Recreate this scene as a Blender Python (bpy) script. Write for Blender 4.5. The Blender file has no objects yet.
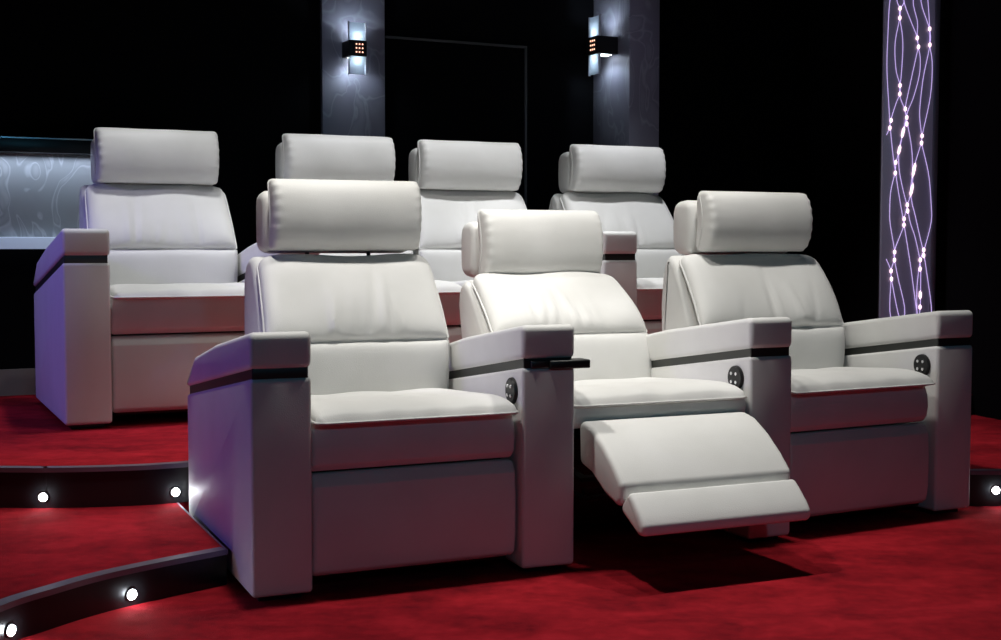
import bpy, bmesh, math, random
from mathutils import Vector, Matrix

random.seed(7)
scene = bpy.context.scene
COL = scene.collection
PI = math.pi

# ------------------------------------------------------------------ camera
FPX, HC, PITCH = 1330.0, 0.8125, 0.05592
cam_d = bpy.data.cameras.new('camera')
cam_d.sensor_width = 36.0
cam_d.lens = FPX / 1001.0 * 36.0
cam_d.clip_start = 0.05
cam = bpy.data.objects.new('camera', cam_d)
COL.objects.link(cam)
cam.location = (0, 0, HC)
cam.rotation_euler = (PI / 2 - PITCH, 0, 0)
scene.camera = cam

# ------------------------------------------------------------------ world and exposure
w = bpy.data.worlds.new('dark_room')
scene.world = w
w.use_nodes = True
w.node_tree.nodes['Background'].inputs[0].default_value = (0.45, 0.36, 0.62, 1)
w.node_tree.nodes['Background'].inputs[1].default_value = 0.012
scene.view_settings.view_transform = 'Standard'
scene.view_settings.look = 'None'
scene.view_settings.gamma = 1.0
scene.view_settings.use_curve_mapping = False
scene.view_settings.exposure = 0.0

# ------------------------------------------------------------------ lamps of the room and added fill lamps
def spot(name, loc, target, power, color, angle=80, blend=0.6, radius=0.04):
    d = bpy.data.lights.new(name, 'SPOT')
    d.energy = power; d.color = color
    d.spot_size = math.radians(angle); d.spot_blend = blend
    d.shadow_soft_size = radius
    o = bpy.data.objects.new(name, d); COL.objects.link(o)
    o.location = loc
    o.rotation_euler = (Vector(target) - Vector(loc)).to_track_quat('-Z', 'Y').to_euler()
    return o

# arm positions: x, y of the front left corner on the floor, and yaw (fitted)
ARMS = [(-.5598, 2.9628, .4007), (.054, 3.2376, .375), (.6732, 3.5651, .455), (1.303, 3.9486, .445)]
AW = .141
RK = 1.0896                                  # rear row units are a little larger
RX, RY, RTH = -1.3282 * RK, 4.035 * RK, .4396          # rear row: front left corner of its first arm, yaw
ZMID, ZPLAT, ZMR = .085, .196, .11                     # step and platform heights

WARM = (1.0, 0.97, 0.92)
# ceiling downlights: a row over the front seats, a row over the rear seats
def row_pt(x, y, th, lx, t):
    return (x + lx * math.cos(th) - t * math.sin(th), y + lx * math.sin(th) + t * math.cos(th))
for cx, cy, cth, pw in ((-.191, 3.127, .388, 110), (.427, 3.426, .415, 54), (1.049, 3.787, .45, 92)):
    p = row_pt(cx, cy, cth, -.31, .11)
    q = row_pt(cx, cy, cth, -.10, .24)
    spot('downlight_front_row', (p[0], p[1], 2.6), (q[0], q[1], 0), pw, WARM, 69, .5, .06)
for lx in (.45, 1.45, 2.5):
    p = row_pt(RX, RY, RTH, lx, .05)
    spot('downlight_rear_row', (p[0], p[1], 2.65), (p[0], p[1], 0), 70 if lx < 1 else 104, (.97, .98, 1), 74, .8, .07)
# unseen fill lamps added between the rows to brighten the rear chair fronts
for lx in (.45, 1.75):
    p = row_pt(RX, RY, RTH, lx, -.62)
    spot('walkway_fill', (p[0], p[1], 2.65), (*row_pt(RX, RY, RTH, lx, -.1), .3), 26, (1, .99, .94), 72, .6, .07)
# purple wash lamps high on the left, then an added front fill
spot('wash_or_fill', (-3.2, 3.55, 1.8), (-1.55, 4.6, .5), 80, (.31, .25, 1.0), 46, .8, .08)
spot('wash_or_fill', (-3.1, 2.9, 1.5), (-.70, 3.2, .40), 44, (.28, .19, 1.0), 34, .7, .06)
spot('wash_or_fill', (1.3, -1.2, 2.2), (.5, 3.4, .3), 34, (.16, .66, 1.0), 70, .7, .1)  # unseen blue-cyan fill added at front right to cool the shaded chair fronts
# unseen fill lamps added above the two silver pillars to lift their tone
spot('pillar_fill', (-.45, 5.35, 2.7), (-.64, 5.95, 1.4), 1.6, (.62, .56, 1.0), 50, .8, .05)
spot('pillar_fill', (.85, 5.6, 2.7), (.62, 6.3, 1.4), 4, (.62, .60, 1.0), 50, .8, .05)

# ------------------------------------------------------------------ pixel helper (a pixel is only a direction)
def ray(px, py):
    d = Vector(((px - 500.5) / FPX, 1, -(py - 320) / FPX))
    c, s = math.cos(PITCH), math.sin(PITCH)
    return Vector((d.x, d.y * c + d.z * s, -d.y * s + d.z * c))
def on_z(z, px, py):
    d = ray(px, py); s = (z - HC) / d.z
    return Vector((s * d.x, s * d.y, z))
WTH = .4596
WQ = Vector((-1.84, 5.02)) * RK
WN = Vector((-math.sin(WTH), math.cos(WTH)))
WE = Vector((math.cos(WTH), math.sin(WTH)))
def on_wall(px, py, off=0.0):
    """distance along the back wall from WQ and height; off = distance in front of the wall"""
    d = ray(px, py)
    s = (WN.dot(WQ) - off) / WN.dot(d.xy)
    q = s * d
    return (q.xy - WQ).dot(WE), HC + q.z
def wall_xy(s, off=0.0):
    q = WQ + WE * s - WN * off
    return (q.x, q.y)

# ------------------------------------------------------------------ materials
def mat(name, color=(.5, .5, .5), rough=.5, metal=0.0, spec=.5, emit=None, strength=0.0):
    m = bpy.data.materials.new(name); m.use_nodes = True
    b = m.node_tree.nodes['Principled BSDF']
    b.inputs['Base Color'].default_value = (*color, 1)
    b.inputs['Roughness'].default_value = rough
    b.inputs['Metallic'].default_value = metal
    b.inputs['Specular IOR Level'].default_value = spec
    if emit:
        b.inputs['Emission Color'].default_value = (*emit, 1)
        b.inputs['Emission Strength'].default_value = strength
    return m
def nodes(m):
    return m.node_tree.nodes, m.node_tree.links, m.node_tree.nodes['Principled BSDF']
def noise(N, L, scale, detail=4, rough=.5, dist=0.0, coord='Object', mapping=None):
    tc = N.new('ShaderNodeTexCoord')
    n = N.new('ShaderNodeTexNoise')
    n.inputs['Scale'].default_value = scale; n.inputs['Detail'].default_value = detail
    n.inputs['Roughness'].default_value = rough; n.inputs['Distortion'].default_value = dist
    if mapping:
        mp = N.new('ShaderNodeMapping'); mp.inputs['Scale'].default_value = mapping
        L.new(tc.outputs[coord], mp.inputs[0]); L.new(mp.outputs[0], n.inputs[0])
    else:
        L.new(tc.outputs[coord], n.inputs[0])
    return n
def ramp(N, L, src, stops):
    r = N.new('ShaderNodeValToRGB')
    e = r.color_ramp.elements
    while len(e) < len(stops): e.new(.5)
    for k, (p, c) in enumerate(stops):
        e[k].position = p; e[k].color = (*c, 1)
    L.new(src, r.inputs[0]); return r
def bump(N, L, b, src, strength, dist):
    k = N.new('ShaderNodeBump'); k.inputs['Strength'].default_value = strength
    k.inputs['Distance'].default_value = dist
    L.new(src, k.inputs['Height']); L.new(k.outputs[0], b.inputs['Normal'])

def make_leather():
    m = mat('white_leather', (.74, .735, .71), .52, spec=.35)
    N, L, b = nodes(m)
    n = noise(N, L, 6, 3); r = ramp(N, L, n.outputs[0], [(.3, (.70, .695, .67)), (.7, (.76, .755, .735))])
    L.new(r.outputs[0], b.inputs['Base Color'])
    v = N.new('ShaderNodeTexVoronoi'); v.inputs['Scale'].default_value = 420
    tc = N.new('ShaderNodeTexCoord'); L.new(tc.outputs['Object'], v.inputs['Vector'])
    bump(N, L, b, v.outputs['Distance'], .12, .002)
    return m
LEATHER = make_leather()

def make_carpet():
    m = mat('red_carpet', (.3, .01, .02), .95, spec=.08)
    N, L, b = nodes(m)
    n1 = noise(N, L, 3.4, 4, .58, .5, mapping=(1, 1.7, 1))
    n2 = noise(N, L, 26, 4, .6)
    mx = N.new('ShaderNodeMix'); mx.data_type = 'FLOAT'; mx.inputs[0].default_value = .3
    L.new(n1.outputs[0], mx.inputs[2]); L.new(n2.outputs[0], mx.inputs[3])
    r = ramp(N, L, mx.outputs[0], [(.34, (.15, .004, .009)), (.5, (.28, .008, .015)), (.66, (.42, .014, .024))])
    L.new(r.outputs[0], b.inputs['Base Color'])
    n3 = noise(N, L, 380, 3, .7)
    bump(N, L, b, n3.outputs[0], .6, .006)
    return m
CARPET = make_carpet()

def make_swirl(name, c0, c1, metal, rough, scale):
    m = mat(name, c1, rough, metal)
    N, L, b = nodes(m)
    n = noise(N, L, scale, 1.2, .45, 1.6, mapping=(1.0, 1.0, .6))
    # thin bright swirl lines where the distorted noise crosses its middle
    r = ramp(N, L, n.outputs[0], [(.40, c0), (.49, c0), (.52, c1), (.55, c0), (.62, tuple(.5 * (a + d) for a, d in zip(c0, c1)))])
    L.new(r.outputs[0], b.inputs['Base Color'])
    r2 = ramp(N, L, n.outputs[0], [(.4, (rough, rough, rough)), (.52, (rough * .7,) * 3), (.62, (rough, rough, rough))])
    L.new(r2.outputs[0], b.inputs['Roughness'])
    f = noise(N, L, 60, 4, .6)
    bump(N, L, b, n.outputs[0], .25, .01)
    return m
SWIRL = make_swirl('swirl_brushed_metal', (.36, .37, .36), (.55, .56, .55), .15, .5, 8.0)
PILLAR = make_swirl('swirl_silver_plaster', (.25, .24, .30), (.36, .355, .42), .15, .5, 5.5)
BLACKWALL = mat('black_wall_fabric', (.004, .004, .005), .95, spec=.05)
BLACKGLOSS = mat('black_lacquer', (.006, .006, .007), .3, spec=.4)
BLACKPLASTIC = mat('black_plastic', (.012, .012, .012), .42, spec=.4)
GROOVE = mat('dark_groove_strip', (.03, .032, .027), .35, spec=.5)
NOSING = mat('brushed_aluminium_nosing', (.22, .20, .25), .42, .85)
CHROME = mat('chrome', (.7, .7, .72), .2, 1.0)
STEEL = mat('dark_steel', (.06, .06, .06), .4, .8)
BASEBD = mat('grey_baseboard', (.22, .20, .19), .5)
LEDGE = mat('pale_stone_ledge', (.62, .64, .68), .4)
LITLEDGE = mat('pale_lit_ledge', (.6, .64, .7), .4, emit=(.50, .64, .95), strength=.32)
LED = mat('led_white', (1, 1, 1), .3, emit=(.92, .96, 1.0), strength=60)
HOLE = mat('warm_lamp_hole', (1, .5, .3), .3, emit=(1.0, .5, .36), strength=2.2)
LAMPPANE = mat('sconce_lamp', (1, 1, 1), .3, emit=(.8, .92, 1.0), strength=10)
FIBRE = mat('glowing_fibre', (.8, .7, 1), .3, emit=(.66, .50, 1.0), strength=.9)
BEAD = mat('glowing_bead', (1, .85, .95), .3, emit=(1.0, .66, .80), strength=2.2)
TRIM = mat('dim_grey_trim', (.10, .10, .10), .6)

def make_acrylic():
    m = mat('backlit_acrylic', (.2, .2, .24), .35, emit=(.20, .165, .32), strength=.13)
    N, L, b = nodes(m)
    n = noise(N, L, 2.5, 2); r = ramp(N, L, n.outputs[0], [(.3, (.19, .175, .30)), (.7, (.24, .21, .35))])
    L.new(r.outputs[0], b.inputs['Emission Color'])
    return m
ACRYLIC = make_acrylic()
def make_frost():
    m = bpy.data.materials.new('frosted_glass'); m.use_nodes = True
    N = m.node_tree.nodes; L = m.node_tree.links
    N.clear()
    out = N.new('ShaderNodeOutputMaterial'); mx = N.new('ShaderNodeMixShader'); mx.inputs[0].default_value = .25
    tr = N.new('ShaderNodeBsdfTranslucent'); tr.inputs[0].default_value = (.86, .93, 1.0, 1)
    df = N.new('ShaderNodeBsdfDiffuse'); df.inputs[0].default_value = (.52, .57, .62, 1)
    n = noise(N, L, 20, 2); 
    L.new(tr.outputs[0], mx.inputs[1]); L.new(df.outputs[0], mx.inputs[2]); L.new(mx.outputs[0], out.inputs[0])
    return m
FROST = make_frost()

# ------------------------------------------------------------------ object helpers
def link(name, me, m, parent=None, loc=(0, 0, 0), rz=0.0, smooth=True, angle=40):
    o = bpy.data.objects.new(name, me); COL.objects.link(o)
    if m: me.materials.append(m)
    if smooth and len(me.polygons):
        me.polygons.foreach_set('use_smooth', [True] * len(me.polygons))
        me.set_sharp_from_angle(angle=math.radians(angle))
    o.location = loc; o.rotation_euler = (0, 0, rz)
    if parent: o.parent = parent
    return o
def bm_obj(name, bm, m, parent=None, loc=(0, 0, 0), rz=0.0, angle=40):
    bmesh.ops.recalc_face_normals(bm, faces=bm.faces)
    me = bpy.data.meshes.new(name); bm.to_mesh(me); bm.free()
    return link(name, me, m, parent, loc, rz, angle=angle)
def thing(name, label, cat, loc=(0, 0, 0), rz=0.0, group=None):
    o = bpy.data.objects.new(name, None); COL.objects.link(o)
    o.empty_display_size = .1
    o.location = loc; o.rotation_euler = (0, 0, rz)
    o['label'] = label; o['category'] = cat
    if group: o['group'] = group
    return o
def structure(o):
    o['kind'] = 'structure'; return o

def sharp_edges(bm, deg=30):
    out = []
    for e in bm.edges:
        if len(e.link_faces) == 2 and e.calc_face_angle(0) > math.radians(deg): out.append(e)
    return out
def fillet(poly, r, seg=4, min_turn=24):
    out = []; n = len(poly)
    for i in range(n):
        p = Vector(poly[i]); a = Vector(poly[i - 1]); b = Vector(poly[(i + 1) % n])
        da = a - p; db = b - p
        turn = PI - da.angle(db)
        if turn < math.radians(min_turn) or r <= 0:
            out.append((p.x, p.y)); continue
        half = (PI - turn) / 2
        cut = min(r / math.tan(half), .46 * da.length, .46 * db.length)
        rr = cut * math.tan(half)
        p0 = p + da.normalized() * cut; p1 = p + db.normalized() * cut
        bis = (da.normalized() + db.normalized()).normalized()
        c = p + bis * (rr / math.sin(half))
        v0 = p0 - c; v1 = p1 - c
        ang = v0.angle_signed(v1) if hasattr(v0, 'angle_signed') else 0
        a0 = math.atan2(v0.y, v0.x); a1 = math.atan2(v1.y, v1.x)
        d = (a1 - a0 + PI) % (2 * PI) - PI
        for k in range(seg + 1):
            t = a0 + d * k / seg
            out.append((c.x + rr * math.cos(t), c.y + rr * math.sin(t)))
    return out
def slab(name, poly, x0, x1, m, parent, bevel=.008, seg=3, loc=(0, 0, 0), rz=0.0, taper=None, corner=None):
    """side profile poly of (t, z) pushed along x from x0 to x1, edges rounded"""
    if bevel: poly = fillet(poly, corner if corner else bevel * 1.3, seg + 1)
    bm = bmesh.new()
    a = [bm.verts.new((x0, p[0], p[1])) for p in poly]; b = [bm.verts.new((x1, p[0], p[1])) for p in poly]
    bm.faces.new(a); bm.faces.new(list(reversed(b)))
    n = len(poly)
    for i in range(n):
        j = (i + 1) % n
        bm.faces.new((a[j], a[i], b[i], b[j]))
    bmesh.ops.recalc_face_normals(bm, faces=bm.faces)
    if bevel:
        bmesh.ops.bevel(bm, geom=sharp_edges(bm, 50), offset=bevel, segments=seg, profile=.5, affect='EDGES', clamp_overlap=False)
    return bm_obj(name, bm, m, parent, loc, rz)
def box(name, x0, x1, y0, y1, z0, z1, m, parent, bevel=.003, seg=2, loc=(0, 0, 0), rz=0.0):
    return slab(name, [(y0, z0), (y0, z1), (y1, z1), (y1, z0)], x0, x1, m, parent, bevel, seg, loc, rz)

def spline(pts, n):
    """Catmull-Rom through pts, n samples"""
    P = [Vector(p) for p in pts]
    P = [2 * P[0] - P[1]] + P + [2 * P[-1] - P[-2]]
    out = []
    k = len(P) - 3
    for i in range(n):
        s = i / (n - 1) * k; j = min(int(s), k - 1); t = s - j
        a, b, c, d = P[j:j + 4]
        out.append(.5 * ((2 * b) + (c - a) * t + (2 * a - 5 * b + 4 * c - d) * t * t + (3 * b - a - 3 * c + d) * t ** 3))
    return out
def tube(bm, pts, r, seg=6, closed=False):
    P = [Vector(p) for p in pts]; n = len(P); rings = []
    prev = None
    for i in range(n):
        t = (P[(i + 1) % n] - P[i - 1]) if closed else (P[min(i + 1, n - 1)] - P[max(i - 1, 0)])
        if t.length < 1e-9: t = Vector((0, 0, 1))
        t.normalize()
        if prev is None:
            prev = t.orthogonal()
        u = (prev - t * prev.dot(t))
        if u.length < 1e-6: u = t.orthogonal()
        u.normalize(); prev = u; v = t.cross(u)
        rings.append([bm.verts.new(P[i] + r * (math.cos(a) * u + math.sin(a) * v)) for a in [2 * PI * k / seg for k in range(seg)]])
    for i in range(n if closed else n - 1):
        A, B = rings[i], rings[(i + 1) % n]
        for k in range(seg):
            bm.faces.new((A[k], A[(k + 1) % seg], B[(k + 1) % seg], B[k]))
    if not closed:
        bm.faces.new(list(reversed(rings[0]))); bm.faces.new(rings[-1])

def pillow(name, path, hw, m, parent, front=.04, back=.02, pu=8, pv=4, eu=.5, ev=.5, rc=(.03, .03), taper=0.0,
           nu=36, nv=26, wrinkle=None, piping=.0035, loc=(0, 0, 0), rz=0.0, tilt=0.0, pivot=(0, 0), pipe_name='piping'):
    """upholstered cushion on a profile path of (t, z), seam all round, swelling to the front and the back"""
    if tilt:
        c, s = math.cos(tilt), math.sin(tilt)
        path = [(pivot[0] + (p[0] - pivot[0]) * c + (p[1] - pivot[1]) * s, pivot[1] - (p[0] - pivot[0]) * s + (p[1] - pivot[1]) * c) for p in path]
    dense = spline([(p[0], p[1], 0) for p in path], 160)
    acc = [0.0]
    for i in range(1, 160): acc.append(acc[-1] + (dense[i] - dense[i - 1]).length)
    Ltot = acc[-1]
    def sample(d):
        for i in range(1, 160):
            if acc[i] >= d or i == 159:
                f = (d - acc[i - 1]) / max(acc[i] - acc[i - 1], 1e-9)
                p = dense[i - 1].lerp(dense[i], f)
                k0, k1 = max(i - 4, 0), min(i + 3, 159)
                tg = (dense[k1] - dense[k0]).normalized()
                return p, tg
    def ease(s):
        return .45 * s + .55 * (.5 - .5 * math.cos(PI * s))
    F = []; B = []
    bm = bmesh.new()
    for j in range(nv):
        v = ease(j / (nv - 1)); d = v * Ltot
        p, tg = sample(d)
        n = Vector((-tg.y, tg.x))
        h = hw * (1 - taper * v)
        for dd, r in ((d, rc[0]), (Ltot - d, rc[1])):
            if r > 0 and dd < r: h -= r - math.sqrt(max(r * r - (r - dd) ** 2, 0))
        rowF = []; rowB = []
        for i in range(nu):
            u = ease(i / (nu - 1))
            fu = max(1 - abs(2 * u - 1) ** pu, 0) ** eu
            fv = max(1 - abs(2 * v - 1) ** pv, 0) ** ev
            x = h * (2 * u - 1)
            bf = front * fu * fv
            if wrinkle: bf += wrinkle(u, v) * min(1, 3 * fu * fv)
            edge = i in (0, nu - 1) or j in (0, nv - 1)
            if edge: bf = 0
            vf = bm.verts.new((x, p.x + n.x * bf, p.y + n.y * bf))
            rowF.append(vf)
            if edge: rowB.append(vf)
            else:
                bb = back * fu * fv
                rowB.append(bm.verts.new((x, p.x - n.x * bb, p.y - n.y * bb)))
        F.append(rowF); B.append(rowB)
    for j in range(nv - 1):
        for i in range(nu - 1):
            bm.faces.new((F[j][i], F[j][i + 1], F[j + 1][i + 1], F[j + 1][i]))
            q = (B[j][i], B[j + 1][i], B[j + 1][i + 1], B[j][i + 1])
            if len(set(q)) == 4:
                try: bm.faces.new(q)
                except ValueError: pass
    border = [F[0][i].co.copy() for i in range(nu)] + [F[j][-1].co.copy() for j in range(1, nv)] + \
             [F[-1][i].co.copy() for i in range(nu - 2, -1, -1)] + [F[j][0].co.copy() for j in range(nv - 2, 0, -1)]
    o = bm_obj(name, bm, m, parent, loc, rz, angle=70)
    if piping:
        clean = [border[0]]
        for q in border[1:]:
            if (q - clean[-1]).length > .002: clean.append(q)
        if (clean[-1] - clean[0]).length < .002: clean.pop()
        pb = bmesh.new(); tube(pb, clean, piping, 6, True)
        bm_obj(pipe_name, pb, m, o, angle=80)
    return o

# ------------------------------------------------------------------ floor, steps, platform
def poly_prism(name, pts, z0, z1, m, parent=None):
    bm = bmesh.new()
    a = [bm.verts.new((p[0], p[1], z0)) for p in pts]; b = [bm.verts.new((p[0], p[1], z1)) for p in pts]
    n = len(pts)
    bm.faces.new(list(reversed(a))); bm.faces.new(b)
    for i in range(n):
        j = (i + 1) % n
        bm.faces.new((a[i], a[j], b[j], b[i]))
    return bm_obj(name, bm, m, parent, angle=30)
def offset_line(pts, d):
    out = []
    for i, p in enumerate(pts):
        a = Vector(pts[max(i - 1, 0)][:2]); b = Vector(pts[min(i + 1, len(pts) - 1)][:2])
        t = (b - a).normalized(); n = Vector((-t.y, t.x))
        out.append((p[0] + n.x * d, p[1] + n.y * d))
    return out
def ribbon(name, pts, d0, d1, z0, z1, m, parent, bevel=0):
    """wall-like strip along a line in plan between offsets d0 and d1"""
    A = offset_line(pts, d0); B = offset_line(pts, d1)
    bm = bmesh.new(); rings = []
    for a, b in zip(A, B):
        rings.append([bm.verts.new((a[0], a[1], z0)), bm.verts.new((a[0], a[1], z1)), bm.verts.new((b[0], b[1], z1)), bm.verts.new((b[0], b[1], z0))])
    for r, s in zip(rings, rings[1:]):
        for k in range(4): bm.faces.new((r[k], r[(k + 1) % 4], s[(k + 1) % 4], s[k]))
    bm.faces.new(rings[0]); bm.faces.new(list(reversed(rings[-1])))
    return bm_obj(name, bm, m, parent, angle=30)

fl = structure(poly_prism('floor', [(-4.0, -1.5), (4.2, -1.5), (4.2, 9.2), (-4.0, 9.2)], -.05, 0, CARPET))

# upper platform edge, listed left to right; n points away from the viewer
pe = [on_z(ZPLAT, x, y) for x, y in ((0, 468), (50, 468.2), (90, 467.6), (140, 466), (184, 463.2))]
plat_front = [(-3.6, 3.92), (-2.4, 3.72)] + [(p.x, p.y) for p in pe] + [(-.862, 3.772)]
plat_front = [(p.x, p.y) for p in spline([(a, b, 0) for a, b in plat_front], 60)]
c0 = plat_front[-1]
k1 = (-.80, 4.02)
k2 = (2.03, k1[1] + (2.03 - k1[0]) * .54)
recess = [c0, k1, k2]
back_line = [(2.05, 7.9), (-3.6, 7.9)]
plat_poly = plat_front + recess[1:] + back_line
plat = structure(poly_prism('platform', plat_poly, 0.0, ZPLAT, CARPET))
ribbon('riser', plat_front, -.004, .004, ZMID, ZPLAT - .006, BLACKGLOSS, plat)
ribbon('riser', recess, -.004, .004, 0.0, ZPLAT - .006, BLACKGLOSS, plat)
ribbon('nosing', plat_front, -.012, .02, ZPLAT - .010, ZPLAT + .003, NOSING, plat)

me_ = [on_z(ZMID, x, y) for x, y in ((0, 605), (50, 589), (100, 575), (160, 562), (225, 549.5))]
mid_front = [(-1.12, 1.2), (-1.11, 1.9), (-1.07, 2.40)] + [(p.x, p.y) for p in me_]
mid_front = [(p.x, p.y) for p in spline([(a, b, 0) for a, b in mid_front], 60)]
m0 = mid_front[-1]
mend = on_z(ZMID, 179, 505)
mid_side = [m0, (mend.x, mend.y), (mend.x - .03, mend.y + .07)]
step_l = structure(poly_prism('step', mid_front + mid_side[1:] + [(-3.6, 3.96), (-3.6, 1.2)], 0, ZMID, CARPET))
ribbon('riser', mid_front, -.004, .004, 0, ZMID - .006, BLACKGLOSS, step_l)
ribbon('riser', mid_side, -.004, .004, 0, ZMID - .006, BLACKGLOSS, step_l)
ribbon('nosing', mid_front, -.012, .022, ZMID - .010, ZMID + .003, NOSING, step_l)
ribbon('nosing', mid_side, -.004, .001, ZMID - .004, ZMID + .001, NOSING, step_l)

r0 = on_z(ZMR, 970, 471); r1 = on_z(ZMR, 1001, 471)
rdir = (r1 - r0).normalized()
right_front = [(r0.x, r0.y), (r1.x, r1.y), (r1.x + rdir.x * .7, r1.y + rdir.y * .7 - .04)]
rs = (r0.x - .43 * .95, r0.y + .9 * .95)
step_r = structure(poly_prism('step', right_front + [(2.24, 4.5), (k2[0] + .01, k2[1] + .02), (k2[0], k2[1] + .02), (rs[0], rs[1])], 0, ZMR, CARPET))
ribbon('riser', right_front, -.004, .004, 0, ZMR - .006, BLACKGLOSS, step_r)
ribbon('riser', [(rs[0], rs[1]), (r0.x, r0.y)], -.004, .004, 0, ZMR - .006, BLACKGLOSS, step_r)
ribbon('nosing', right_front, -.012, .022, ZMR - .010, ZMR + .003, NOSING, step_r)

# ------------------------------------------------------------------ walls and ceiling
def wall(name, a, b, th, z0, z1, m):
    return structure(ribbon(name, [a, b], 0, th, z0, z1, m, None))
WL = wall_xy(-1.75); WR = wall_xy(4.75)
wb = wall('wall_back', WL, WR, .12, 0, 2.75, BLACKWALL)
wall('wall_right', (1.59, 6.92), (2.89, 2.05), .12, 0, 2.75, BLACKWALL)
wall('wall_left', (-3.35, -1.4), WL, .12, 0, 2.75, BLACKWALL)
structure(poly_prism('ceiling', [(-4.0, -1.5), (4.2, -1.5), (4.2, 9.2), (-4.0, 9.2)], 2.75, 2.85, BLACKWALL))
s0 = on_wall(-60, 396)[0]; s1 = on_wall(320, 300)[0]
structure(ribbon('baseboard_back', [wall_xy(s0), wall_xy(s1)], -.018, -.001, ZPLAT, ZPLAT + .108, BASEBD, None))

# thin frame of the dark panel on the back wall
sa, za = on_wall(385, 37); sb, zb = on_wall(526, 45)
tr = structure(ribbon('trim_1', [wall_xy(sa), wall_xy(sb)], -.012, -.001, za - .005, za + .005, TRIM, None))
ribbon('upright', [wall_xy(sb - .010), wall_xy(sb)], -.012, -.001, ZPLAT, za - .005, TRIM, tr)

# silver pillars
def pillar(name, s_a, s_b, depth, label):
    t = thing(name, label, 'pillar', (*wall_xy((s_a + s_b) / 2), ZPLAT), WTH, 'silver pillars on the back wall')
    h = (s_b - s_a) / 2
    box('shaft', -h, h, -depth, -.001, 0, 2.75 - ZPLAT, PILLAR, t, .004)
    return t
s_l0 = on_wall(322, 50, .03)[0]; s_l1 = on_wall(385, 50, .03)[0]
pillar('pillar', s_l0, s_l1, .03, 'flat silver pillar panel with wall light on its front')
s_r0 = on_wall(593, 50)[0]; s_r1 = s_r0 + .169
pillar('pillar', s_r0, s_r1, .345, 'deep silver pillar with wall light on its side')

# wall lights
def sconce(loc, rz, label):
    t = thing('wall_sconce', label, 'wall light', loc, rz, 'wall lights on the silver pillars')
    h = .036
    bx = box('lamp_box', -h - .006, h + .006, -.098, 0, -.035, .035, BLACKPLASTIC, t, .003)
    gl = box('glass_plate', -h, h, -.088, -.082, -.115, .115, FROST, t, .001)
    for s in (-1, 1):
        box('glass_edge', s * (h + .004) - .0012, s * (h + .004) + .0012, -.090, -.080, -.118, .118, LEDGE, t, 0)
    box('lamp_pane', -.024, .024, -.078, -.02, .0352, .037, LAMPPANE, t, 0)
    box('lamp_pane', -.024, .024, -.078, -.02, -.037, -.0352, LAMPPANE, t, 0)
    for i in (-1, 0, 1):
        for j in (-1, 0, 1):
            bm = bmesh.new()
            bmesh.ops.create_cone(bm, cap_ends=True, segments=10, radius1=.0034, radius2=.0034, depth=.002,
                                  matrix=Matrix.Translation((i * .0145 + .006, -.0985, j * .0175)) @ Matrix.Rotation(PI / 2, 4, 'X'))
            bm_obj('light_hole', bm, HOLE, bx)
    for s in (-1, 1):
        d = bpy.data.lights.new('sconce_bulb', 'SPOT'); d.energy = 1.3; d.color = (.70, .86, 1.0); d.shadow_soft_size = .012
        d.spot_size = math.radians(150); d.spot_blend = .5
        o = bpy.data.objects.new('sconce_bulb', d); COL.objects.link(o); o.parent = t
        o.location = (0, -.070, s * .046)
        o.rotation_euler = (PI if s > 0 else 0, 0, 0)
    return t
sl = on_wall(353, 50, .06)
sconce((*wall_xy(sl[0], .03), sl[1]), WTH, 'small glass wall light on the front of the flat silver pillar')
kr = wall_xy(s_r0, .19)
sconce((kr[0], kr[1], on_wall(600, 46, .19)[1]), WTH - PI / 2, 'small glass wall light on the side of the deep silver pillar').scale = (1.2,) * 3

# metal wall panel behind the rear row
sp0 = on_wall(-70, 140)[0]; sp1 = on_wall(165, 145)[0]
zt = on_wall(0, 138)[1]; z1 = on_wall(0, 153)[1]; z2 = on_wall(0, 237)[1]; z3 = on_wall(0, 249)[1]
mp = thing('metal_wall_panel', 'swirl-brushed metal wall panel between black shelf and pale ledge', 'wall panel', (*wall_xy((sp0 + sp1) / 2), z3), WTH)
hp = (sp1 - sp0) / 2
box('metal_sheet', -hp, hp, -.02, -.001, z2 - z3 - .01, z1 - z3 + .01, SWIRL, mp, .002)
sh = box('shelf', -hp - .02, hp + .02, -.10, -.001, z1 - z3, zt - z3 - .004, BLACKGLOSS, mp, .002)
box('bright_edge', -hp - .02, hp + .02, -.101, -.092, zt - z3 - .006, zt - z3, CHROME, sh, 0)
box('light_ledge', -hp - .01, hp + .01, -.075, -.001, 0, z2 - z3, LITLEDGE, mp, .003)
d = bpy.data.lights.new('shelf_strip_light', 'AREA'); d.shape = 'RECTANGLE'; d.size = hp * 1.9; d.size_y = .02; d.energy = 1.3; d.color = (.62, .74, 1.0)
o = bpy.data.objects.new('shelf_strip_light', d); COL.objects.link(o); o.parent = mp
o.location = (0, -.085, z1 - z3 - .006); o.rotation_euler = (math.radians(-4), 0, 0)

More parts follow.
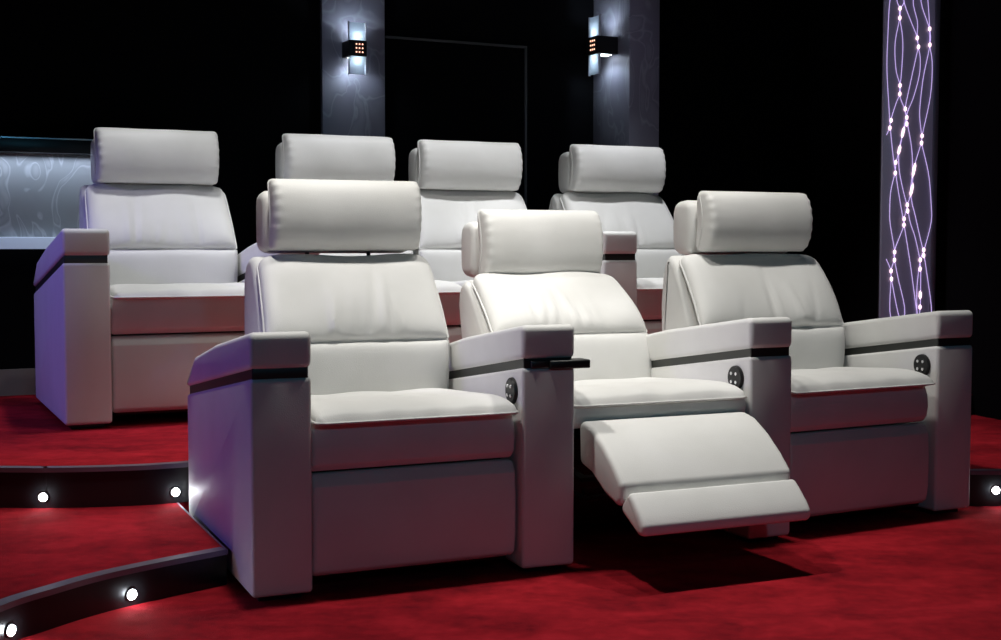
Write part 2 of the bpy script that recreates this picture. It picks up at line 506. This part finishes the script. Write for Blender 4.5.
# ------------------------------------------------------------------ fibre optic light panel
FY = 5.7
def fxy(px, py):
    d = ray(px, py); s = FY / d.y
    return s * d.x, HC + s * d.z
fx0, _ = fxy(883, 160); fx1, _ = fxy(938, 160); fxe, _ = fxy(932.5, 160)
fc = (fx0 + fx1) / 2
fp = thing('fibre_optic_panel', 'tall backlit panel with glowing purple fibre strands and beads', 'light panel', (fc, FY, 0.0), 0)
FZ0, FZ1 = .0, 2.45
box('acrylic_sheet', fx0 - fc, fxe - fc, .004, .03, FZ0 + .02, FZ1, ACRYLIC, fp, .002)
box('side_frame', fxe - fc, fx1 - fc, .002, .05, FZ0, FZ1, mat('grey_frame', (.16, .17, .21), .4), fp, .002)
box('back_frame', fx0 - fc, fxe - fc, .03, .05, FZ0, FZ1, BLACKPLASTIC, fp, .002)
S = [
 [(889.8,0),(887.7,34),(886.7,69),(888.6,105),(889.3,117),(890.6,134),(893.2,158.5),(895.3,172),(898.4,193),(903.7,224),(910.3,265.6),(916.8,312)],
 [(896.7,0),(899.8,8.6),(899.6,18),(895,43),(895.8,69),(899.8,85),(899.6,94),(896,103),(891,119),(889.4,128),(886.3,135)],
 [(904,0),(899.9,9),(899.7,18),(902.3,35),(902.7,52),(901,77),(899.8,86),(900,97),(905,110),(906.5,119),(911.3,146),(912.5,169),(910.6,190),(912,203),(915,215),(919.6,235.6),(923.4,252.5),(927,275),(931.5,312)],
 [(903.5,0),(910.4,20.6),(916.8,37),(918,47),(920,58.5),(919,75.7),(913,98),(907,113),(902.7,132.7),(899,151),(895.6,163),(895,172),(890.6,191),(889.5,210),(890,224),(894.4,251),(894.4,260),(898,278.7),(904.7,312)],
 [(913,0),(917.3,22),(916.8,38),(918,46.5),(915.6,58.5),(909.6,86),(905,109),(906.5,119),(902.9,133),(899,150),(899,169),(902.7,189),(907,206),(910,222),(915,237.5),(920,262),(920.5,282),(919.6,312)],
 [(920.8,0),(929.4,29),(929.7,45.6),(923.3,77),(920,105),(919.7,118),(921.6,136),(922,145),(928.5,174),(931,203),(931,222.5),(924.3,249),(920.4,260),(917,286),(916.8,312)],
 [(927.6,0),(929.4,29),(929.6,45),(932,65),(930,97),(922.2,134),(921,143),(914,167),(911.4,190),(907,206),(903.8,220),(903.6,226),(894.4,250),(893.8,260),(890.7,271),(890.8,280),(889.7,312)],
 [(886,259),(890.6,270),(891.5,280),(897.7,312)],
]
for k, st in enumerate(S):
    pts = [(fxy(x, y)[0] - fc, -.004 + .0012 * ((k * 7) % 3), fxy(x, y)[1]) for x, y in st]
    if st[0][1] == 0:                                    # strands run on up to the top of the panel
        x0 = pts[0][0]; z0 = pts[0][2]
        ext = [(max(-.105, min(.095, x0 + .03 * math.sin(1.3 * k + 2.2 * j))), pts[0][1], z0 + .11 * j) for j in range(5, 0, -1)]
        pts = ext + pts
    if st[-1][1] > 300:                                  # and down behind the chair arm to its foot
        x0 = pts[-1][0]; z0 = pts[-1][2]
        pts += [(max(-.105, min(.095, x0 + .03 * math.sin(.9 * k + 1.9 * j))), pts[-1][1], z0 - .09 * j) for j in range(1, 6)]
    bm = bmesh.new(); tube(bm, spline(pts, 120), .0016, 5)
    bm_obj('fibre_strand', bm, FIBRE, fp)
beads = [(899.8,8.6),(899.6,18),(929.4,29),(929.6,45),(917,38),(918.2,47),(899.8,85.5),(899.6,94),(905,109),(906.5,117.5),(906.5,124),(890.8,120.5),(889.6,128),
 (902.7,132.5),(899,150),(921.8,136),(921.3,143),(895.4,162.5),(895,173),(913.7,170),(911.4,190),(907,205),(907.4,211),(903.8,219),(903.7,225),(894.4,252),
 (894.2,260),(923.5,250),(923.4,255.5),(920,260),(919.8,269),(890.8,271),(891.2,279),(920,295),(919.8,307)]
LONG = {(902.7,132.5): .028, (899,150): .024, (913.7,170): .036, (911.4,190): .032, (920,295): .02}
for b in beads:
    x, z = fxy(*b)
    bm = bmesh.new()
    bmesh.ops.create_icosphere(bm, subdivisions=1, radius=1)
    L_ = LONG.get(b, .0115)
    tiltx = -.35 if b in LONG and b[0] < 915 else 0
    for v in bm.verts: v.co = Vector((v.co.x * .0072 - tiltx * v.co.z * L_ * .5, v.co.y * .005, v.co.z * L_))
    bm_obj('light_bead', bm, BEAD, fp, (x - fc, -.004, z), angle=80)

# ------------------------------------------------------------------ recliners
def arm(parent, rel, rz, control=False, tray=False, feet=.0, big=1.0):
    """one arm: upright leather body, dark groove, sloping pad on top. rel/rz: place in the chair's frame"""
    sl_ = .119 / .8245; L_ = .8245
    body = slab('arm', [(0, .015), (0, .515), (L_, .515 - sl_ * L_), (L_, .015)], 0, AW, LEATHER, parent, .009, 3, (rel[0], rel[1], 0), rz)
    slab('groove_strip', [(.007, .508), (.007, .541), (L_ - .01, .541 - sl_ * L_), (L_ - .01, .508 - sl_ * L_)], .006, AW - .006, GROOVE, body, .002, 1)
    top = [(0, .535), (-.001, .620), (.42, .623 - sl_ * .42), (.70, .612 - sl_ * .70), (.785, .575 - sl_ * .785), (L_, .537 - sl_ * L_ + .012), (L_, .535 - sl_ * L_)]
    slab('armrest_pad', top, -.001, AW + .001, LEATHER, body, .013, 4, corner=.016)
    for y in (.03, L_ - .09):
        box('foot', .02, AW - .02, y, y + .06, -feet, .016, BLACKPLASTIC, body, .002, 1)
    if tray:
        tb = box('tray_mount', .07, AW + .036, -.014, .045, .509, .530, BLACKPLASTIC, body, .003)
        box('tray_hinge', .022, .07, -.004, .03, .512, .530, STEEL, body, .002)
    if control:
        c, s = math.cos(rz), math.sin(rz)
        lx, ly = -.004, .062
        cp = bmesh.new()
        bmesh.ops.create_cone(cp, cap_ends=True, segments=32, radius1=.034, radius2=.032, depth=.010, matrix=Matrix.Rotation(-PI / 2, 4, 'Y'))
        bmesh.ops.bevel(cp, geom=sharp_edges(cp, 60), offset=.002, segments=2, affect='EDGES')
        po = bm_obj('control_panel', cp, BLACKPLASTIC, parent, (rel[0] + lx * c - ly * s, rel[1] + lx * s + ly * c, .452), rz)
        for i in (-1, 1):
            for j in (-1, 1):
                bb = bmesh.new()
                bmesh.ops.create_cone(bb, cap_ends=True, segments=12, radius1=.0052, radius2=.0046, depth=.004, matrix=Matrix.Rotation(-PI / 2, 4, 'Y'))
                bm_obj('button', bb, CHROME, po, (-.0065, i * .0105, j * .0115))
    return body

def back_wrinkle(seed, amp=.004):
    R = random.Random(seed)
    folds = [(R.uniform(.22, .78), R.uniform(-.12, .12), R.uniform(.012, .028), R.uniform(.4, 1.0) * R.choice((-1, 1, 1)), R.uniform(.35, .9)) for _ in range(9)]
    def f(u, v):
        s = 0
        for c, mth, wd, a, ext in folds:
            s += a * math.exp(-((u - c - mth * v) / wd) ** 2) * max(0, 1 - v / ext) * min(1, v * 14)
        s += .5 * math.sin(9 * u + seed) * math.sin(5 * v + seed * 2)
        return amp * s
    return f
def pucker(seed, amp=.0022):
    def f(u, v):
        e = math.exp(-(u / .035) ** 2 * .5) + math.exp(-((1 - u) / .035) ** 2 * .5)
        return amp * e * math.sin(v * 50 + seed) + .0012 * math.sin(13 * u + 4 * v + seed)
    return f
def seat_wrinkle(seed, amp=.002):
    def f(u, v):
        return amp * (math.sin(17 * u + seed + 3 * v) * math.sin(6 * v + seed) + .9 * math.sin(31 * u + seed) * max(0, .35 - v) * 2)
    return f

def recliner(name, label, c, th, W, hwb, z0, group, arms, off=0.0, seed=1, recline=0.0, open_leg=False, head=None, base_drop=0.0, thick=0.0, hph=.215, hs=1.0, scale=1.0, sy=0.0, sh=None, core=.112):
    """W seat gap, hwb half width of the back, off shifts the back in depth, head=(t, z, tilt) of the head pillow"""
    t = thing(name, label, 'recliner', (c[0], c[1], z0), th, group)
    t.scale = (scale,) * 3
    h = min(W / 2 - .006, hwb + .012)
    if sh: h = sh
    piv = (.51 + off, .42)
    def rot(p):
        p = (p[0] + off, p[1])
        cs, sn = math.cos(recline), math.sin(recline)
        a, b = p[0] - piv[0], p[1] - piv[1]
        return (piv[0] + a * cs + b * sn, piv[1] - a * sn + b * cs)
    # base box, dark
    box('base', -hwb + .01, hwb - .01, .30 if open_leg else .07, .74 + off, .03, .28, BLACKPLASTIC, t, .004)
    for sx in (-1, 1):
        for y in (.34, .68 + off):
            box('foot', sx * (hwb - .06) - .02, sx * (hwb - .06) + .02, y - .02, y + .02, -base_drop, .031, BLACKPLASTIC, t, .002, 1)
    # seat
    fr = [(.044, .288), (.028, .305), (.023, .335), (.026, .37), (.04, .402), (.50 + off, .402), (.50 + off, .288)]
    if open_leg: fr = [(.05, .345), (.036, .36), (.032, .38), (.04, .402), (.50 + off, .402), (.50 + off, .345)]
    slab('seat_front', fr, -h, h, LEATHER, t, .010, 3, rz=sy)
    sw = h - .002
    pillow('seat_cushion', [(-.006 + (.03 if open_leg else 0), .405), (.10, .408), (.30, .396), (.545 + off, .378)], sw, LEATHER, t, front=.036, back=.012, pu=20, pv=7, rz=sy, rc=(.018, .03), wrinkle=seat_wrinkle(seed, .0022), nu=44, nv=30, piping=.0032)
    # leg rest
    if not open_leg:
        slab('leg_rest', [(.040, .043), (.024, .055), (.017, .10), (.016, .19), (.020, .255), (.036, .283), (.075, .283), (.075, .043)], -h, h, LEATHER, t, .011, 3, rz=sy)
    else:
        hl = hwb - .006
        slab('leg_rest', [(.035, .372), (-.03, .358), (-.09, .325), (-.145, .283), (-.190, .240), (-.186, .200), (-.168, .182), (-.10, .205), (-.03, .245), (.03, .26)], -hl, hl, LEATHER, t, .014, 4, rz=sy)
        slab('foot_flap', [(-.165, .178), (-.200, .214), (-.214, .226), (-.236, .208), (-.268, .178), (-.284, .156), (-.280, .130), (-.256, .130)], -hl + .006, hl - .008, LEATHER, t, .013, 4, rz=sy)
        for sx in (-1, 1):
            bm = bmesh.new()
            tube(bm, [(sx * .19, .34, .24), (sx * .19, .12, .20), (sx * .19, -.06, .235)], .010, 6)
            tube(bm, [(sx * .19, .34, .16), (sx * .19, .10, .15), (sx * .19, -.14, .21)], .008, 6)
            bm_obj('lever', bm, STEEL, t)
        bm = bmesh.new(); tube(bm, [(-.2, .10, .17), (.2, .10, .17)], .010, 8)
        bm_obj('cross_bar', bm, STEEL, t)
    # back: shell and two cushions
    shell = [(.535, .30), (.545, .47), (.565, .56), (.62, .68), (.660, .752), (.690, .778), (.722 - thick * .4, .782), (.765 - thick * .8, .765), (.795 - thick, .72), (.805 - thick, .62), (.80 - thick, .45), (.78 - thick, .30)]
    slab('back_shell', [rot(p) for p in shell], -hwb + .001, hwb - .001, LEATHER, t, .022, 4)
    pillow('lumbar_cushion', [rot(p) for p in ((.528, .372), (.510, .46), (.508, .552))], hwb, LEATHER, t, front=.030, back=.02, pu=12, pv=5, rc=(.008, .008), wrinkle=back_wrinkle(seed + 40, .0015), nv=18, piping=.003)
    pillow('back_cushion', [rot(p) for p in ((.508, .553), (.552, .632), (.604, .706), (.640, .750), (.672, .776))], hwb, LEATHER, t, front=.034, back=.02, pu=12, pv=6, rc=(.006, .045), taper=.045, wrinkle=back_wrinkle(seed, .0092), nu=60, nv=34, piping=.0035)
    # head rest
    ht, hz, tl = head if head else (.615 + off, .885, 0.0)
    hp_ = pillow('head_pillow', [(ht + .028, hz - .092 * hs), (ht + .008, hz - .045 * hs), (ht, hz), (ht + .006, hz + .045 * hs), (ht + .022, hz + .094 * hs)], hph, LEATHER, t, front=.050, back=.045, pu=30, pv=3.2, rc=(.012, .014), wrinkle=pucker(seed), nu=72, nv=40, piping=.003, tilt=tl, pivot=(ht, hz))
    ring = []
    ct, cz = ht + core, hz - .018
    for k in range(16):
        a = 2 * PI * k / 16
        ca, sa_ = math.cos(a), math.sin(a)
        ring.append((ct + .060 * math.copysign(abs(ca) ** .6, ca), cz + .088 * math.copysign(abs(sa_) ** .6, sa_)))
    slab('head_core', ring, -hph - .007 + (.112 - core) * .3, hph, LEATHER, t, .024, 4)
    for sx in (-.09, .09):
        bm = bmesh.new(); a = rot((.70, .74)); tube(bm, [(sx, a[0], a[1]), (sx, ct, cz - .03)], .006, 8)
        bm_obj('head_post', bm, STEEL, t)
    for (ax, ay, ath, kw) in arms:
        dx, dy = (ax - c[0]) / scale, (ay - c[1]) / scale
        cs, sn = math.cos(-th), math.sin(-th)
        arm(t, (dx * cs - dy * sn, dx * sn + dy * cs), ath - th, feet=base_drop, **kw)
    return t

def between(i):
    x, y, th = ARMS[i]
    l = Vector((x + AW * math.cos(th), y + AW * math.sin(th))); r = Vector(ARMS[i + 1][:2])
    tm = (th + ARMS[i + 1][2]) / 2
    return (l + r) / 2, tm, (r - l).dot(Vector((math.cos(tm), math.sin(tm))))
GF = 'white leather recliners of the front row'
GR = 'white leather recliners of the raised rear row'
c, th, W = between(0)
recliner('cinema_recliner', 'upright white leather recliner at the front row end beside the curved steps', c, th, W, .258, 0.0, GF,
         [(*ARMS[0], {}), (*ARMS[1], dict(control=True, tray=True))], off=.012, seed=3, head=(.64, .896, 0), hs=1.03, sy=.045)
c, th, W = between(1)
recliner('cinema_recliner', 'white leather recliner leaning back with its leg rest raised', c + Vector((.010, .004)), th - .016, W, .255, 0.0, GF,
         [(*ARMS[2], dict(control=True))], off=.03, seed=8, recline=math.radians(18), open_leg=True, head=(.80, .818, math.radians(4)), thick=.03, hph=.203, hs=1.12, sy=.02, sh=.262)
c, th, W = between(2)
recliner('cinema_recliner', 'upright white leather recliner at the front row end by the glowing fibre panel', c, th, W, .276, 0.0, GF,
         [(*ARMS[3], dict(control=True))], off=-.075, seed=12, head=(.540, .888, 0), thick=.055, hph=.203, sy=.045, sh=.268)

ZR = ZPLAT
def rear(lx, label, arm_lx, seed, **kw):
    W = .53
    p = row_pt(RX, RY, RTH, lx * RK, 0)
    arms = [(*row_pt(RX, RY, RTH, a * RK, 0), RTH, k) for a, k in arm_lx]
    return recliner('cinema_recliner', label, p, RTH, W, .256, ZR, GR, arms, seed=seed, scale=RK, thick=.045, core=.085, **kw)
rear(.405, 'rear row white leather recliner in front of the swirled metal wall panel', [(0, {}), (.675, dict(control=True))], 21, off=.0, head=(.60, .882, 0))
rear(1.08, 'rear row white leather recliner in front of the flat silver pillar', [], 25, off=.0, head=(.60, .885, 0))
rear(1.62, 'rear row white leather recliner joined armless to its neighbour, before the dark framed panel', [(1.885, dict(control=True))], 29, off=.0, head=(.60, .880, 0))
rear(2.29, 'rear row white leather recliner in front of the deep silver pillar', [(2.56, {})], 33, off=.0, head=(.60, .884, 0))

# ------------------------------------------------------------------ step lights
def step_light(px, py, line, z, label):
    d = ray(px, py); dx = d.xy
    for a, b in zip(line, line[1:]):
        A = Vector(a); e = Vector(b) - A
        det = dx.x * -e.y + e.x * dx.y
        if abs(det) < 1e-9: continue
        sc = (A.x * -e.y + e.x * A.y) / det
        tt = (dx.x * A.y - dx.y * A.x) / det
        if 0 <= tt <= 1 and sc > 0: break
    p = A + e * tt
    z = min(max(HC + sc * d.z, z - .02), z + .02)
    tg = e.normalized(); n = Vector((tg.y, -tg.x))
    # move along the line so that it lies in the direction of the pixel
    rz = math.atan2(n.y, n.x) + PI / 2
    t = thing('step_light', label, 'step light', (p.x + n.x * .0045, p.y + n.y * .0045, z), rz, 'round white lights in the step risers')
    bm = bmesh.new()
    bmesh.ops.create_cone(bm, cap_ends=True, segments=24, radius1=.0155, radius2=.014, depth=.004, matrix=Matrix.Translation((0, -.002, 0)) @ Matrix.Rotation(PI / 2, 4, 'X'))
    bm_obj('bezel', bm, STEEL, t)
    bm = bmesh.new()
    bmesh.ops.create_uvsphere(bm, u_segments=20, v_segments=10, radius=.0115, matrix=Matrix.Translation((0, -.004, 0)) @ Matrix.Diagonal((1, .45, 1, 1)))
    bm_obj('lens', bm, LED, t, angle=80)
    d = bpy.data.lights.new('step_led', 'SPOT'); d.energy = .25; d.color = (.85, .92, 1); d.shadow_soft_size = .008; d.spot_size = math.radians(165); d.spot_blend = .5
    o = bpy.data.objects.new('step_led', d); COL.objects.link(o); o.parent = t; o.location = (0, -.014, 0)
    o.rotation_euler = (PI / 2, 0, 0)
zu = (ZMID + ZPLAT) / 2 - .004; zl = ZMID / 2 - .002
step_light(44, 497, plat_front, zu, 'round white light in the upper step riser, away from the recliner arm')
step_light(175, 492, plat_front, zu, 'round white light in the upper step riser touching the recliner arm side')
step_light(130, 594, mid_front, zl, 'round white light in the lower curved riser, closest to the recliner arm')
step_light(8, 630, mid_front, zl, 'round white light in the lower curved riser, farther along the curve from the recliners')
step_light(995, 490, right_front, ZMR / 2, 'round white light in the low step riser by the recliner near the fibre panel')
